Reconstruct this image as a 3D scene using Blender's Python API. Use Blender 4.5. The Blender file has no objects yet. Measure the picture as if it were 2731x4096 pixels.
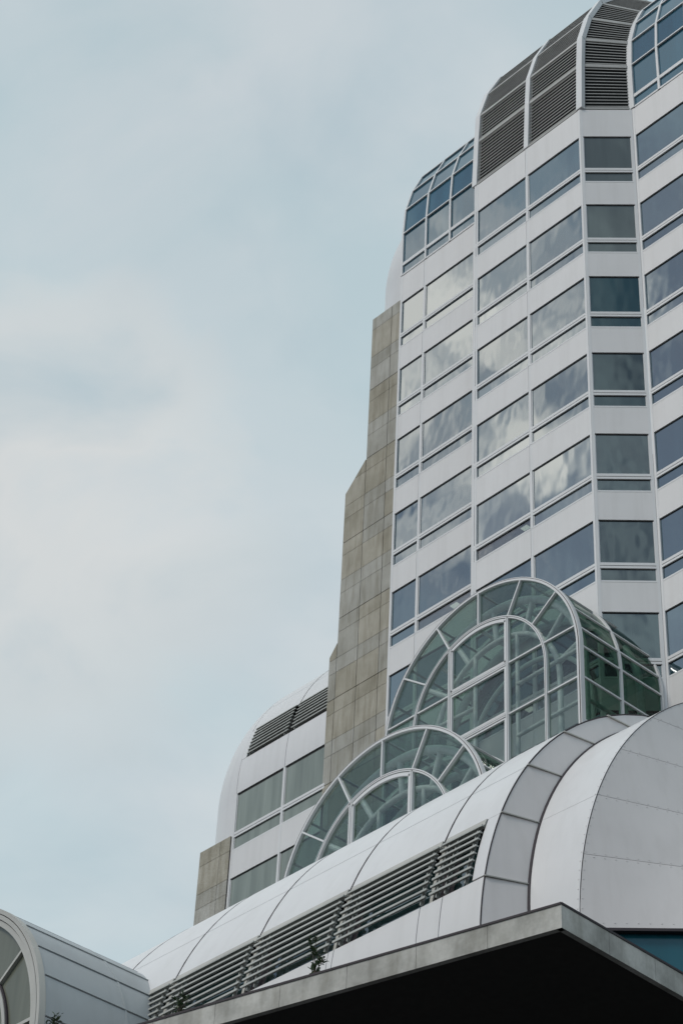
import bpy, math, random
from mathutils import Vector, Matrix, noise
R = math.radians
random.seed(7)
scn = bpy.context.scene
col = scn.collection

# ------------------------------------------------------------------ camera
cam = bpy.data.cameras.new('camera')
camo = bpy.data.objects.new('camera', cam)
col.objects.link(camo)
_r = Vector((.6798, .7322, .0419)); _d = Vector((-.4449, .4572, -.7701)); _f = Vector((-.583, .5049, .6366))
_f.normalize(); _r = (_r - _f * _r.dot(_f)).normalized(); _u = _r.cross(_f).normalized()
camo.matrix_world = Matrix(((_r.x, _u.x, -_f.x, 0), (_r.y, _u.y, -_f.y, 0), (_r.z, _u.z, -_f.z, 0), (0, 0, 0, 1)))
cam.sensor_fit = 'VERTICAL'; cam.sensor_height = 36; cam.lens = 79.64
cam.clip_start = .1; cam.clip_end = 5000
scn.camera = camo

# ------------------------------------------------------------------ world and sun
SUN_AZ, SUN_EL = R(262), R(46)           # direction towards the sun, measured from +X
w = bpy.data.worlds.new('World'); scn.world = w; w.use_nodes = True
nt = w.node_tree; N = nt.nodes; L = nt.links; N.clear()
out = N.new('ShaderNodeOutputWorld')
sky = N.new('ShaderNodeTexSky'); sky.sky_type = 'NISHITA'; sky.sun_disc = False
sky.sun_elevation = SUN_EL; sky.sun_rotation = R(90) - SUN_AZ
sky.air_density = 1.0; sky.dust_density = 1.0
bg1 = N.new('ShaderNodeBackground'); bg1.inputs[1].default_value = .085
L.new(sky.outputs[0], bg1.inputs[0])
tc = N.new('ShaderNodeTexCoord')
mp = N.new('ShaderNodeMapping'); mp.inputs['Scale'].default_value = (1, 1, 1.5); mp.inputs['Location'].default_value = (3.1, 1.4, .2)
L.new(tc.outputs['Generated'], mp.inputs[0])
n1 = N.new('ShaderNodeTexNoise'); n1.inputs['Scale'].default_value = 2.2; n1.inputs['Detail'].default_value = 7; n1.inputs['Roughness'].default_value = .52; n1.inputs['Distortion'].default_value = .5
L.new(mp.outputs[0], n1.inputs[0])
n2 = N.new('ShaderNodeTexNoise'); n2.inputs['Scale'].default_value = 4.6; n2.inputs['Detail'].default_value = 8; n2.inputs['Distortion'].default_value = .4
L.new(mp.outputs[0], n2.inputs[0])
sx = N.new('ShaderNodeSeparateXYZ'); L.new(tc.outputs['Generated'], sx.inputs[0])
# the half of the sky behind the photographer has broken cloud, the half in front is an even veil
mr = N.new('ShaderNodeMapRange'); mr.interpolation_type = 'SMOOTHSTEP'
mr.inputs['From Min'].default_value = .05; mr.inputs['From Max'].default_value = -.25
L.new(sx.outputs['Y'], mr.inputs[0])
rv = N.new('ShaderNodeMapRange'); rv.inputs['From Min'].default_value = .36; rv.inputs['From Max'].default_value = .64; rv.inputs['To Min'].default_value = .90; rv.inputs['To Max'].default_value = .98
L.new(n1.outputs[0], rv.inputs[0])
rb = N.new('ShaderNodeMapRange'); rb.inputs['From Min'].default_value = .44; rb.inputs['From Max'].default_value = .62; rb.inputs['To Min'].default_value = .12; rb.inputs['To Max'].default_value = 1
n3 = N.new('ShaderNodeTexNoise'); n3.inputs['Scale'].default_value = 8.0; n3.inputs['Detail'].default_value = 6; n3.inputs['Roughness'].default_value = .5; n3.inputs['Distortion'].default_value = .4
L.new(mp.outputs[0], n3.inputs[0]); L.new(n3.outputs[0], rb.inputs[0])
mf = N.new('ShaderNodeMix'); mf.data_type = 'FLOAT'
L.new(mr.outputs[0], mf.inputs[0]); L.new(rv.outputs[0], mf.inputs[2]); L.new(rb.outputs[0], mf.inputs[3])
def cloud_patch(d, c0, c1, namp=.06, nz=None):
    """a cloud bank around direction d, its edge broken up by noise"""
    v = N.new('ShaderNodeVectorMath'); v.operation = 'DOT_PRODUCT'; v.inputs[1].default_value = Vector(d).normalized()
    nv = N.new('ShaderNodeVectorMath'); nv.operation = 'NORMALIZE'; L.new(tc.outputs['Generated'], nv.inputs[0]); L.new(nv.outputs[0], v.inputs[0])
    a = N.new('ShaderNodeMath'); a.operation = 'MULTIPLY_ADD'; a.inputs[1].default_value = namp; L.new((nz or n3).outputs[0], a.inputs[0]); L.new(v.outputs['Value'], a.inputs[2])
    r = N.new('ShaderNodeMapRange'); r.interpolation_type = 'SMOOTHSTEP'; r.inputs['From Min'].default_value = c0 + namp * .5; r.inputs['From Max'].default_value = c1 + namp * .5
    L.new(a.outputs[0], r.inputs[0]); return r.outputs[0]
def wmix(f, a, b_):
    m = N.new('ShaderNodeMix'); m.data_type = 'RGBA'; L.new(f, m.inputs[0])
    for i, c in ((6, a), (7, b_)):
        if isinstance(c, tuple): m.inputs[i].default_value = (*c, 1)
        else: L.new(c, m.inputs[i])
    return m.outputs[2]
el = N.new('ShaderNodeMapRange'); el.inputs['From Min'].default_value = .80; el.inputs['From Max'].default_value = .50; L.new(sx.outputs['Z'], el.inputs[0])
veil = wmix(el.outputs[0], (.485, .60, .645), (.55, .67, .71))
n2r = N.new('ShaderNodeMapRange'); n2r.inputs['From Min'].default_value = .42; n2r.inputs['From Max'].default_value = .60; n2r.inputs['To Max'].default_value = .85; L.new(n2.outputs[0], n2r.inputs[0])
veil = wmix(n2r.outputs[0], veil, (.625, .68, .71))
n3r = N.new('ShaderNodeMapRange'); n3r.inputs['From Min'].default_value = .47; n3r.inputs['From Max'].default_value = .75; n3r.inputs['To Max'].default_value = .8; L.new(n3.outputs[0], n3r.inputs[0])
veil = wmix(cloud_patch((-.668, .395, .63), .992, .9995, .030), veil, (.69, .715, .715))
n4 = N.new('ShaderNodeTexNoise'); n4.inputs['Scale'].default_value = 17; n4.inputs['Detail'].default_value = 3; n4.inputs['Roughness'].default_value = .55; n4.inputs['Distortion'].default_value = .3
L.new(mp.outputs[0], n4.inputs[0])
patch = cloud_patch((-.524, -.506, .687), .9935, 1.0015, .020, n4)
hole = cloud_patch((-.50, -.53, .68), .965, .985, .04)
veil = wmix(n3r.outputs[0], veil, (.44, .56, .62))
veil = wmix(patch, veil, (1.40, 1.30, 1.18))
class _o: outputs = [None, None, veil]
cc = _o
bg2 = N.new('ShaderNodeBackground'); L.new(cc.outputs[2], bg2.inputs[0])
# behind the camera the cloud is thinner and brighter
br = N.new('ShaderNodeMapRange'); br.inputs['To Min'].default_value = 1.0; br.inputs['To Max'].default_value = 1.5
L.new(mr.outputs[0], br.inputs[0]); L.new(br.outputs[0], bg2.inputs[1])
pm = N.new('ShaderNodeMath'); pm.operation = 'MAXIMUM'; L.new(patch, pm.inputs[1])
hm = N.new('ShaderNodeMath'); hm.operation = 'MULTIPLY_ADD'; hm.inputs[1].default_value = -.42; hm.inputs[2].default_value = 1; L.new(hole, hm.inputs[0])
hx = N.new('ShaderNodeMath'); hx.operation = 'MULTIPLY'; L.new(hm.outputs[0], hx.inputs[0]); L.new(mf.outputs[0], hx.inputs[1]); L.new(hx.outputs[0], pm.inputs[0])
ms = N.new('ShaderNodeMixShader'); L.new(pm.outputs[0], ms.inputs[0]); L.new(bg1.outputs[0], ms.inputs[1]); L.new(bg2.outputs[0], ms.inputs[2])
L.new(ms.outputs[0], out.inputs[0])

sd = bpy.data.lights.new('sun', 'SUN'); sd.energy = 1.38; sd.angle = R(14); sd.color = (1, .94, .86)
so = bpy.data.objects.new('sun', sd); col.objects.link(so)
sv = Vector((math.cos(SUN_AZ) * math.cos(SUN_EL), math.sin(SUN_AZ) * math.cos(SUN_EL), math.sin(SUN_EL)))
so.rotation_euler = (-sv).to_track_quat('-Z', 'Y').to_euler(); so.location = sv * 200

vs = scn.view_settings; vs.view_transform = 'Standard'; vs.look = 'None'; vs.gamma = 1; vs.exposure = 0; vs.use_curve_mapping = False
scn.cycles.max_bounces = 8; scn.cycles.transparent_max_bounces = 24; scn.cycles.transmission_bounces = 6; scn.cycles.glossy_bounces = 4

# ------------------------------------------------------------------ materials
def mat(name):
    m = bpy.data.materials.new(name); m.use_nodes = True
    return m, m.node_tree.nodes, m.node_tree.links, m.node_tree.nodes['Principled BSDF']

def tex(N, L, scale, detail=4, sc=(1, 1, 1), coord='Object', rough=.55):
    t = N.new('ShaderNodeTexCoord'); mp = N.new('ShaderNodeMapping'); mp.inputs['Scale'].default_value = sc
    L.new(t.outputs[coord], mp.inputs[0])
    n = N.new('ShaderNodeTexNoise'); n.inputs['Scale'].default_value = scale; n.inputs['Detail'].default_value = detail; n.inputs['Roughness'].default_value = rough
    L.new(mp.outputs[0], n.inputs[0])
    return n

def ramp(N, L, src, stops):
    r = N.new('ShaderNodeValToRGB'); e = r.color_ramp.elements
    while len(e) < len(stops): e.new(.5)
    for i, (p, c) in enumerate(stops):
        e[i].position = p; e[i].color = (*c, 1)
    L.new(src, r.inputs[0]); return r

def mixc(N, L, kind, fac, a, b):
    m = N.new('ShaderNodeMix'); m.data_type = 'RGBA'; m.blend_type = kind
    if isinstance(fac, float): m.inputs[0].default_value = fac
    else: L.new(fac, m.inputs[0])
    L.new(a, m.inputs[6]); L.new(b, m.inputs[7]); return m.outputs[2]

def panel_mat(name, c, rough=.38, dirt=.12, metal=0., streak=True, bump=.0):
    m, N, L, P = mat(name)
    a = tex(N, L, .7, 5)
    r1 = ramp(N, L, a.outputs[0], [(.3, tuple(x * (1 - dirt) for x in c)), (.7, c)])
    o = r1.outputs[0]
    if streak:
        s = tex(N, L, 3.0, 4, (1, 1, .06))
        r2 = ramp(N, L, s.outputs[0], [(.34, (.88, .875, .865)), (.52, (1, 1, 1))])
        o = mixc(N, L, 'MULTIPLY', .35, o, r2.outputs[0])
    g = N.new('ShaderNodeNewGeometry')
    r3 = ramp(N, L, g.outputs['Random Per Island'], [(0, (.95, .95, .955)), (1, (1, 1, 1))])
    o = mixc(N, L, 'MULTIPLY', .8, o, r3.outputs[0])
    L.new(o, P.inputs['Base Color'])
    P.inputs['Roughness'].default_value = rough; P.inputs['Metallic'].default_value = metal
    if bump:
        b = N.new('ShaderNodeBump'); b.inputs['Strength'].default_value = bump; b.inputs['Distance'].default_value = .4
        t = tex(N, L, .45, 2); L.new(t.outputs[0], b.inputs['Height']); L.new(b.outputs[0], P.inputs['Normal'])
    return m

M = {}
M['white'] = panel_mat('white_panel', (.70, .69, .685), .42, .04)
M['roofwhite'] = panel_mat('white_roof_sheet', (.70, .695, .695), .34, .05, bump=.07)
M['grey'] = panel_mat('shaded_white_sheet', (.605, .58, .575), .42, .07, bump=.04)  # white sheet turned from the sun, its shade painted into a greyer base
M['trim'] = panel_mat('white_trim', (.70, .70, .70), .4, .06, streak=False)
M['beige'] = panel_mat('beige_trim', (.50, .49, .45), .45, .18)
M['blade'] = panel_mat('louvre_blade', (.46, .47, .44), .45, .25)
M['blade_dark'] = panel_mat('weathered_louvre_blade', (.40, .40, .385), .5, .2)
M['tunnel'] = panel_mat('grey_green_sheet', (.40, .43, .44), .38, .1, bump=.04)

def flat(name, c, rough=.6, metal=0.):
    m, N, L, P = mat(name)
    t = tex(N, L, 6, 3)
    r = ramp(N, L, t.outputs[0], [(.3, tuple(x * .8 for x in c)), (.7, c)])
    L.new(r.outputs[0], P.inputs['Base Color']); P.inputs['Roughness'].default_value = rough; P.inputs['Metallic'].default_value = metal
    return m
M['dark'] = flat('dark_gap_and_shade', (.012, .011, .013), .8)
M['seam'] = flat('dark_sealant', (.03, .022, .028), .7)
M['void'] = flat('dark_interior', (.01, .011, .010), .9)
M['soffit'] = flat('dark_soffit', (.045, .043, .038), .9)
M['tube'] = flat('white_steel_tube', (.80, .84, .82), .4)
M['ceiling'] = flat('office_ceiling', (.35, .37, .36), .8)
M['asphalt'] = flat('asphalt', (.05, .05, .052), .9)
M['leaf'] = flat('leaf_green', (.045, .08, .03), .5)
M['stem'] = flat('woody_stem', (.07, .055, .035), .8)

def glass_mat(name, base, ior, rough=.02, var=.5, wave=.25, light=(.16, .18, .18)):
    """mirror-like office glass: dark room behind, some panes with pale blinds"""
    m, N, L, P = mat(name)
    oi = N.new('ShaderNodeObjectInfo')
    r = ramp(N, L, oi.outputs['Random'], [(0, base), (.55, tuple(x * 1.3 for x in base)), (1, light)])
    s = tex(N, L, 2.2, 3, (1, 1, .08))
    r2 = ramp(N, L, s.outputs[0], [(.35, (.65, .67, .67)), (.7, (1.15, 1.15, 1.15))])
    o = mixc(N, L, 'MULTIPLY', var, r.outputs[0], r2.outputs[0])
    L.new(o, P.inputs['Base Color'])
    P.inputs['Roughness'].default_value = rough; P.inputs['IOR'].default_value = ior; P.inputs['Specular Tint'].default_value = (.86, .95, 1, 1)
    b = N.new('ShaderNodeBump'); b.inputs['Strength'].default_value = wave; b.inputs['Distance'].default_value = .08
    t = tex(N, L, .8, 2, (1, 1, .5)); L.new(t.outputs[0], b.inputs['Height']); L.new(b.outputs[0], P.inputs['Normal'])
    return m
M['glass'] = glass_mat('office_glass', (.012, .036, .048), 2.9, wave=.10, var=.4)
M['roofglass'] = glass_mat('blue_roof_glass', (.010, .065, .10), 2.1, wave=.05, light=(.03, .085, .12))
M['darkglass'] = glass_mat('green_dark_glass', (.006, .022, .022), 1.9, wave=.14, light=(.045, .052, .045))  # on the chamfer its dark tone stands in for a dark reflection
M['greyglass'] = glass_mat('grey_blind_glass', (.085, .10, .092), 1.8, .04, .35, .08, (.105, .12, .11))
M['tealdark'] = glass_mat('dark_reflection_glass', (.006, .035, .04), 1.75, .02, .35, .1, (.008, .045, .05))
M['mixglass'] = glass_mat('mixed_reflection_glass', (.03, .045, .042), 2.1, .03, .8, .25, (.06, .075, .065))
M['tunglass'] = glass_mat('aged_green_glass', (.125, .13, .10), 1.4, .25, .7, .1, (.15, .155, .12))
M['palepane'] = glass_mat('pale_blind_glass', (.19, .215, .19), 1.5, .16, .7, .1, (.24, .255, .225))
M['teal'] = glass_mat('teal_glass', (.010, .085, .115), 1.5, .15, .3, .05, (.012, .095, .125))

def clear_mat(name, tint, ior, refl=1.0, gl=(1, 1, 1)):
    m, N, L, P = mat(name); N.remove(P)
    out = [n for n in N if n.type == 'OUTPUT_MATERIAL'][0]
    tr = N.new('ShaderNodeBsdfTransparent'); tr.inputs[0].default_value = (*tint, 1)
    g = N.new('ShaderNodeBsdfGlossy'); g.inputs['Roughness'].default_value = .03; g.inputs['Color'].default_value = (*gl, 1)
    geo = N.new('ShaderNodeNewGeometry'); dp = N.new('ShaderNodeVectorMath'); dp.operation = 'DOT_PRODUCT'
    L.new(geo.outputs['Normal'], dp.inputs[0]); L.new(geo.outputs['Incoming'], dp.inputs[1])
    ab = N.new('ShaderNodeMath'); ab.operation = 'ABSOLUTE'; L.new(dp.outputs['Value'], ab.inputs[0])
    su = N.new('ShaderNodeMath'); su.operation = 'SUBTRACT'; su.inputs[0].default_value = 1; L.new(ab.outputs[0], su.inputs[1])
    pw = N.new('ShaderNodeMath'); pw.operation = 'POWER'; pw.inputs[1].default_value = 5; L.new(su.outputs[0], pw.inputs[0])
    f = N.new('ShaderNodeMath'); f.operation = 'MULTIPLY_ADD'; f0 = ((ior - 1) / (ior + 1)) ** 2
    f.inputs[1].default_value = 1 - f0; f.inputs[2].default_value = f0; L.new(pw.outputs[0], f.inputs[0])
    b = N.new('ShaderNodeBump'); b.inputs['Strength'].default_value = .08; b.inputs['Distance'].default_value = .04
    t = tex(N, L, 1.1, 2); L.new(t.outputs[0], b.inputs['Height']); L.new(b.outputs[0], g.inputs['Normal'])
    mu = N.new('ShaderNodeMath'); mu.operation = 'MULTIPLY'; mu.inputs[1].default_value = refl; L.new(f.outputs[0], mu.inputs[0])
    ms = N.new('ShaderNodeMixShader'); L.new(mu.outputs[0], ms.inputs[0]); L.new(tr.outputs[0], ms.inputs[1]); L.new(g.outputs[0], ms.inputs[2])
    L.new(ms.outputs[0], out.inputs[0]); return m
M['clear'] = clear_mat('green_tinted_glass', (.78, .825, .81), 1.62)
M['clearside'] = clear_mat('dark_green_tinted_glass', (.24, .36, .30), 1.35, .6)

M['vent'] = clear_mat('vent_window_glass', (.6, .68, .70), 2.5)
def stone_mat(name, c1, c2):
    m, N, L, P = mat(name)
    a = tex(N, L, .9, 6); b = tex(N, L, 38, 3, rough=.8); s = tex(N, L, 4, 5, (1, 1, .12))
    r = ramp(N, L, a.outputs[0], [(.3, c1), (.68, c2)])
    rb_ = ramp(N, L, b.outputs[0], [(.35, (.55, .54, .52)), (.65, (1.22, 1.22, 1.22))])
    rs = ramp(N, L, s.outputs[0], [(.36, (.58, .55, .48)), (.54, (1, 1, 1))])
    g = N.new('ShaderNodeNewGeometry'); rg = ramp(N, L, g.outputs['Random Per Island'], [(0, (.86, .85, .82)), (1, (1.05, 1.05, 1.06))])
    o = mixc(N, L, 'MULTIPLY', .9, r.outputs[0], rb_.outputs[0]); o = mixc(N, L, 'MULTIPLY', .5, o, rs.outputs[0]); o = mixc(N, L, 'MULTIPLY', 1., o, rg.outputs[0])
    L.new(o, P.inputs['Base Color']); P.inputs['Roughness'].default_value = .8
    return m
M['stone_tan'] = stone_mat('tan_granite', (.33, .31, .25), (.46, .435, .37))
M['stone_grey'] = stone_mat('grey_granite', (.35, .345, .31), (.47, .465, .43))

def concrete_mat():
    m, N, L, P = mat('stained_concrete')
    a = tex(N, L, 1.1, 7); b = tex(N, L, 14, 4); s = tex(N, L, 3.2, 5, (1, 1, .25))
    r = ramp(N, L, a.outputs[0], [(.34, (.33, .325, .30)), (.62, (.56, .55, .515))])
    rb_ = ramp(N, L, b.outputs[0], [(.3, (.9, .9, .89)), (.65, (1.04, 1.04, 1.04))])
    rs = ramp(N, L, s.outputs[0], [(.36, (.6, .59, .55)), (.56, (1, 1, 1))])
    o = mixc(N, L, 'MULTIPLY', .8, r.outputs[0], rb_.outputs[0]); o = mixc(N, L, 'MULTIPLY', .6, o, rs.outputs[0])
    L.new(o, P.inputs['Base Color']); P.inputs['Roughness'].default_value = .85
    return m
M['concrete'] = concrete_mat()
def lamp_mat():
    m, N, L, P = mat('lit_ceiling_lamp')
    P.inputs['Base Color'].default_value = (.8, .8, .7, 1); P.inputs['Emission Color'].default_value = (1, .93, .72, 1); P.inputs['Emission Strength'].default_value = .75
    return m
M['lamp'] = lamp_mat()

# ------------------------------------------------------------------ mesh helpers
class MB:
    def __init__(s): s.v = []; s.f = []; s.m = []; s.s = []
    def add(s, vs, fs, mi=0, smooth=False):
        o = len(s.v); s.v += [tuple(v) for v in vs]
        for f in fs: s.f.append(tuple(o + i for i in f)); s.m.append(mi); s.s.append(smooth)
    def hexa(s, p, mi=0):      # p: 8 points, bottom ring 0-3, top ring 4-7
        s.add(p, [(3, 2, 1, 0), (4, 5, 6, 7), (0, 1, 5, 4), (1, 2, 6, 5), (2, 3, 7, 6), (3, 0, 4, 7)], mi)
    def box(s, x0, x1, y0, y1, z0, z1, mi=0):
        s.hexa([(x0, y0, z0), (x1, y0, z0), (x1, y1, z0), (x0, y1, z0), (x0, y0, z1), (x1, y0, z1), (x1, y1, z1), (x0, y1, z1)], mi)
    def bar(s, p, q, a, b, up=(0, 0, 1), mi=0):
        """rectangular bar from p to q, half-size a sideways and b along up"""
        p = Vector(p); q = Vector(q); t = (q - p).normalized(); up = Vector(up)
        sd = t.cross(up)
        if sd.length < 1e-4: sd = t.cross(Vector((0, 1, 0)))
        sd.normalize(); u = sd.cross(t).normalized()
        r = [(-a, -b), (a, -b), (a, b), (-a, b)]
        s.hexa([p + sd * i + u * j for i, j in r] + [q + sd * i + u * j for i, j in r], mi)
    def tube(s, pts, r, n=10, mi=0, taper=None):
        pts = [Vector(p) for p in pts]; o = []
        ref = Vector((0, 1, 0))
        for i, p in enumerate(pts):
            t = (pts[min(i + 1, len(pts) - 1)] - pts[max(i - 1, 0)]).normalized()
            a = t.cross(ref)
            if a.length < .05: a = t.cross(Vector((1, 0, .3)))
            a.normalize(); b = t.cross(a)
            rr = r if taper is None else r * (1 + (taper - 1) * i / (len(pts) - 1))
            o.append([p + (a * math.cos(2 * math.pi * k / n) + b * math.sin(2 * math.pi * k / n)) * rr for k in range(n)])
        vs = [v for ring in o for v in ring]
        fs = [(i * n + k, i * n + (k + 1) % n, (i + 1) * n + (k + 1) % n, (i + 1) * n + k) for i in range(len(pts) - 1) for k in range(n)]
        s.add(vs, fs, mi, True)
        s.add(o[0], [tuple(range(n))[::-1]], mi); s.add(o[-1], [tuple(range(n))], mi)
    def sheet(s, grid, th=0, nrm=None, mi=0, smooth=True, back=True):
        """grid[i][j] points; th thickness along -nrm(i,j)"""
        a = len(grid); b = len(grid[0])
        vs = [p for row in grid for p in row]
        s.add(vs, [(i * b + j, i * b + j + 1, (i + 1) * b + j + 1, (i + 1) * b + j) for i in range(a - 1) for j in range(b - 1)], mi, smooth)
        if th:
            g2 = [[Vector(grid[i][j]) - nrm(i, j) * th for j in range(b)] for i in range(a)]
            rim = [(0, j) for j in range(b)] + [(i, b - 1) for i in range(1, a)] + [(a - 1, j) for j in range(b - 2, -1, -1)] + [(i, 0) for i in range(a - 2, 0, -1)]
            n = len(rim)
            s.add([grid[i][j] for i, j in rim] + [g2[i][j] for i, j in rim], [(k, (k + 1) % n, n + (k + 1) % n, n + k) for k in range(n)], mi)
            if back:
                vs = [p for row in g2 for p in row]
                s.add(vs, [(i * b + j, (i + 1) * b + j, (i + 1) * b + j + 1, i * b + j + 1) for i in range(a - 1) for j in range(b - 1)], mi, smooth)
    def build(s, name, mats, parent=None):
        me = bpy.data.meshes.new(name); me.from_pydata(s.v, [], s.f)
        if not isinstance(mats, (list, tuple)): mats = [mats]
        for m in mats: me.materials.append(M[m])
        for p, mi, sm in zip(me.polygons, s.m, s.s): p.material_index = mi; p.use_smooth = sm
        me.update(); me.validate()
        o = bpy.data.objects.new(name, me); col.objects.link(o)
        if parent is not None:
            o.parent = parent; o.matrix_parent_inverse = Matrix.Identity(4)
            o.location = -_worldloc(parent)
        return o

def _worldloc(p):
    v = Vector((0, 0, 0))
    while p is not None: v += p.location; p = p.parent
    return v

def tag(o, label=None, cat=None, group=None, kind=None):
    if label: o['label'] = label
    if cat: o['category'] = cat
    if group: o['group'] = group
    if kind: o['kind'] = kind
    return o

def thing(name, label, cat, loc, group=None):
    o = bpy.data.objects.new(name, None); col.objects.link(o); o.location = loc; o.empty_display_size = .5
    return tag(o, label, cat, group)

GZ = -1.6
# ------------------------------------------------------------------ ground
b = MB(); b.box(-1500, 1500, -1500, 1500, GZ - 1, GZ); tag(b.build('ground', 'asphalt'), kind='structure')

# ================================================================== OFFICE TOWER
ZT = 58.65; FH = 3.9
YA, YB = 45.06, 46.53
XV1, XM1, XV3, XA, XM, X5, X6, X7, X8 = -50.62, -49.17, -46.24, -44.78, -41.86, -38.95, -37.49, -34.57, -31.65
tower = thing('office_tower', 'tall white and blue glass tower with banded windows, louvred crown and granite pier', 'tower', (-42, 52, GZ))

class Fr:      # facade bay frame
    def __init__(s, p, q):
        s.p = Vector((*p, 0)); s.q = Vector((*q, 0)); s.t = (s.q - s.p); s.w = s.t.length; s.t.normalize(); s.n = Vector((s.t.y, -s.t.x, 0))
    def P(s, a, d, z): return s.p + s.t * a + s.n * d + Vector((0, 0, z))
    def box(s, mb, a0, a1, d0, d1, z0, z1, mi=0):
        P = s.P
        mb.hexa([P(a0, d1, z0), P(a1, d1, z0), P(a1, d0, z0), P(a0, d0, z0), P(a0, d1, z1), P(a1, d1, z1), P(a1, d0, z1), P(a0, d0, z1)], mi)

def spandrel(fr, z0, z1, parent, a0=.06, a1=None, mat_='white'):
    a1 = fr.w - .06 if a1 is None else a1
    m = MB(); fr.box(m, a0, a1, -.12, 0, z0, z1); m.build('spandrel_panel', mat_, parent)

def window(fr, zt, parent, gm='glass', top=1.98, low=.62, l=.06, r=.06, lamp=None):
    """zt transom line; top window above, low vent window below"""
    m = MB(); P = fr.box; W = fr.w
    P(m, l, W - r, -.14, .004, zt + .015, zt + .13)          # upper transom bar
    P(m, l, W - r, -.14, .004, zt - .105, zt - .012)         # lower transom bar
    P(m, l, W - r, -.14, -.012, zt - .012, zt + .015, 1)     # groove
    P(m, l, W - r, -.14, .003, zt - low - .07, zt - low)     # sill bar
    P(m, l, W - r, -.14, -.045, zt + top - .05, zt + top, 1)  # dark strip painting the shadow line under the head
    for a in (l, W - r - .035):
        P(m, a, a + .035, -.14, -.03, zt + .13, zt + top - .05); P(m, a, a + .035, -.14, -.03, zt - low, zt - .105)
    P(m, l, W - r, -.14, -.045, zt - .135, zt - .105, 1)      # painted shadow strip at the head of the vent
    f = m.build('window', ['trim', 'dark'], parent)
    for z0, z1 in ((zt + .13, zt + top - .05), (zt - low, zt - .135)):
        g = MB(); P(g, l + .035, W - r - .035, -.08, -.055, z0, z1); g.build('pane', 'vent' if lamp and z0 < zt else gm, f)
    return f

LAMPS = {}
K = range(-7, 3)
def bay(fr, ks=K, gm='glass', topz=None, l=.06, r=.06):
    for k in ks:
        zt = ZT + FH * k
        lp = LAMPS.get((fr, k))
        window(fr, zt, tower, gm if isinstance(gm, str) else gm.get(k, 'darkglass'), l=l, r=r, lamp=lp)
        if lp:
            m = MB(); P = fr.box; P(m, .07, fr.w - .07, -1.9, -.15, zt - .128, zt - .09, 1); P(m, .07, fr.w - .07, -2.0, -1.9, zt - 1.2, zt - .06, 1)
            P(m, .07, fr.w - .07, -1.9, -.36, zt - 1.3, zt - 1.2, 1); P(m, 0, .07, -1.9, -.36, zt - 1.3, zt - .06, 1); P(m, fr.w - .07, fr.w, -1.9, -.36, zt - 1.3, zt - .06, 1)
            m.build('room', ['ceiling', 'void'], tower)
            m = MB(); P(m, lp[0], lp[1], -.40, -.19, zt - .15, zt - .129); m.build('ceiling_lamp', 'lamp', tower)
        spandrel(fr, zt - 1.92, zt - .70, tower, l, fr.w - r)
    spandrel(fr, ZT + 2 * FH + 1.98, ZT + 11.36, tower, l, fr.w - r)
B1 = Fr((XV1, YB), (XM1, YB)); B2 = Fr((XM1, YB), (XV3, YB))
A0 = Fr((XV3, YB), (XA, YA)); A1 = Fr((XA, YA), (XM, YA)); A2 = Fr((XM, YA), (X5, YA)); AC = Fr((X5, YA), (X6, YB))
C1 = Fr((X6, YB), (X7, YB)); C2 = Fr((X7, YB), (X8, YB))
LAMPS.update({(B2, -2): (1.6, 1.95, -.95, -.45), (A1, -2): (2.2, 2.5, -.9, -.45), (A1, -4): (2.3, 2.6, -.9, -.4)})
for fr in (B1, B2, A1, A2, C1, C2): bay(fr)
bay(AC, gm={2: 'greyglass', 1: 'greyglass', 0: 'tealdark', -1: 'darkglass', -2: 'mixglass', -3: 'mixglass', -4: 'mixglass'}, l=.1, r=.1)  # chamfer reflections painted in as a different glass tone per floor
# backing wall
m = MB()
for fr in (B1, B2, A0, A1, A2, AC, C1, C2):
    z0 = GZ
    for k in sorted(k for f_, k in LAMPS if f_ is fr):
        zt = ZT + FH * k; fr.box(m, .0, fr.w, -.35, -.145, z0, zt - .63); z0 = zt - .125
    fr.box(m, .0, fr.w, -.35, -.145, z0, ZT + 11.4)
m.box(X8, X8 + .3, YB + .1, 64, GZ, ZT + 18); m.box(XV1 + .1, XV1 + .3, YB + .36, 64, GZ, ZT + 11)
m.build('wall', 'void', tower)
# vertical mullions
def mull(fr, a, hw, z0, z1, d=.006, double=False):
    m = MB()
    if double:
        fr.box(m, a - hw, a - .012, -.14, d, z0, z1); fr.box(m, a + .012, a + hw, -.14, d, z0, z1); fr.box(m, a - .012, a + .012, -.14, -.02, z0, z1, 1)
    else: fr.box(m, a - hw, a + hw, -.14, d, z0, z1)
    m.build('mullion', ['trim', 'dark'], tower)
ztop = ZT + 11.38
mull(B1, .03, .055, 30, ztop)
mull(B2, B2.w - .0, .06, 30, ztop)
mull(A1, .10, .10, 30, ztop, double=True)
mull(A2, A2.w - .045, .045, 30, ztop, .005); mull(AC, .055, .05, 30, ztop, .007)
mull(AC, AC.w - .055, .05, 30, ztop, .005); mull(C1, .06, .05, 30, ztop, .007)
for fr in (B2, A2, C2):
    for k in K:
        zt = ZT + FH * k
        mull(fr, 0, .058, zt - .66, zt + 1.985, .002)
        mm = MB(); fr.box(mm, -.052, .052, -.14, -.006, zt - 1.92 - .0, zt - .66); mm.build('mullion', 'trim', tower)
    mm = MB(); fr.box(mm, -.052, .052, -.14, -.006, ZT + 2 * FH + 1.985, ztop); mm.build('mullion', 'trim', tower)

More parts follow.
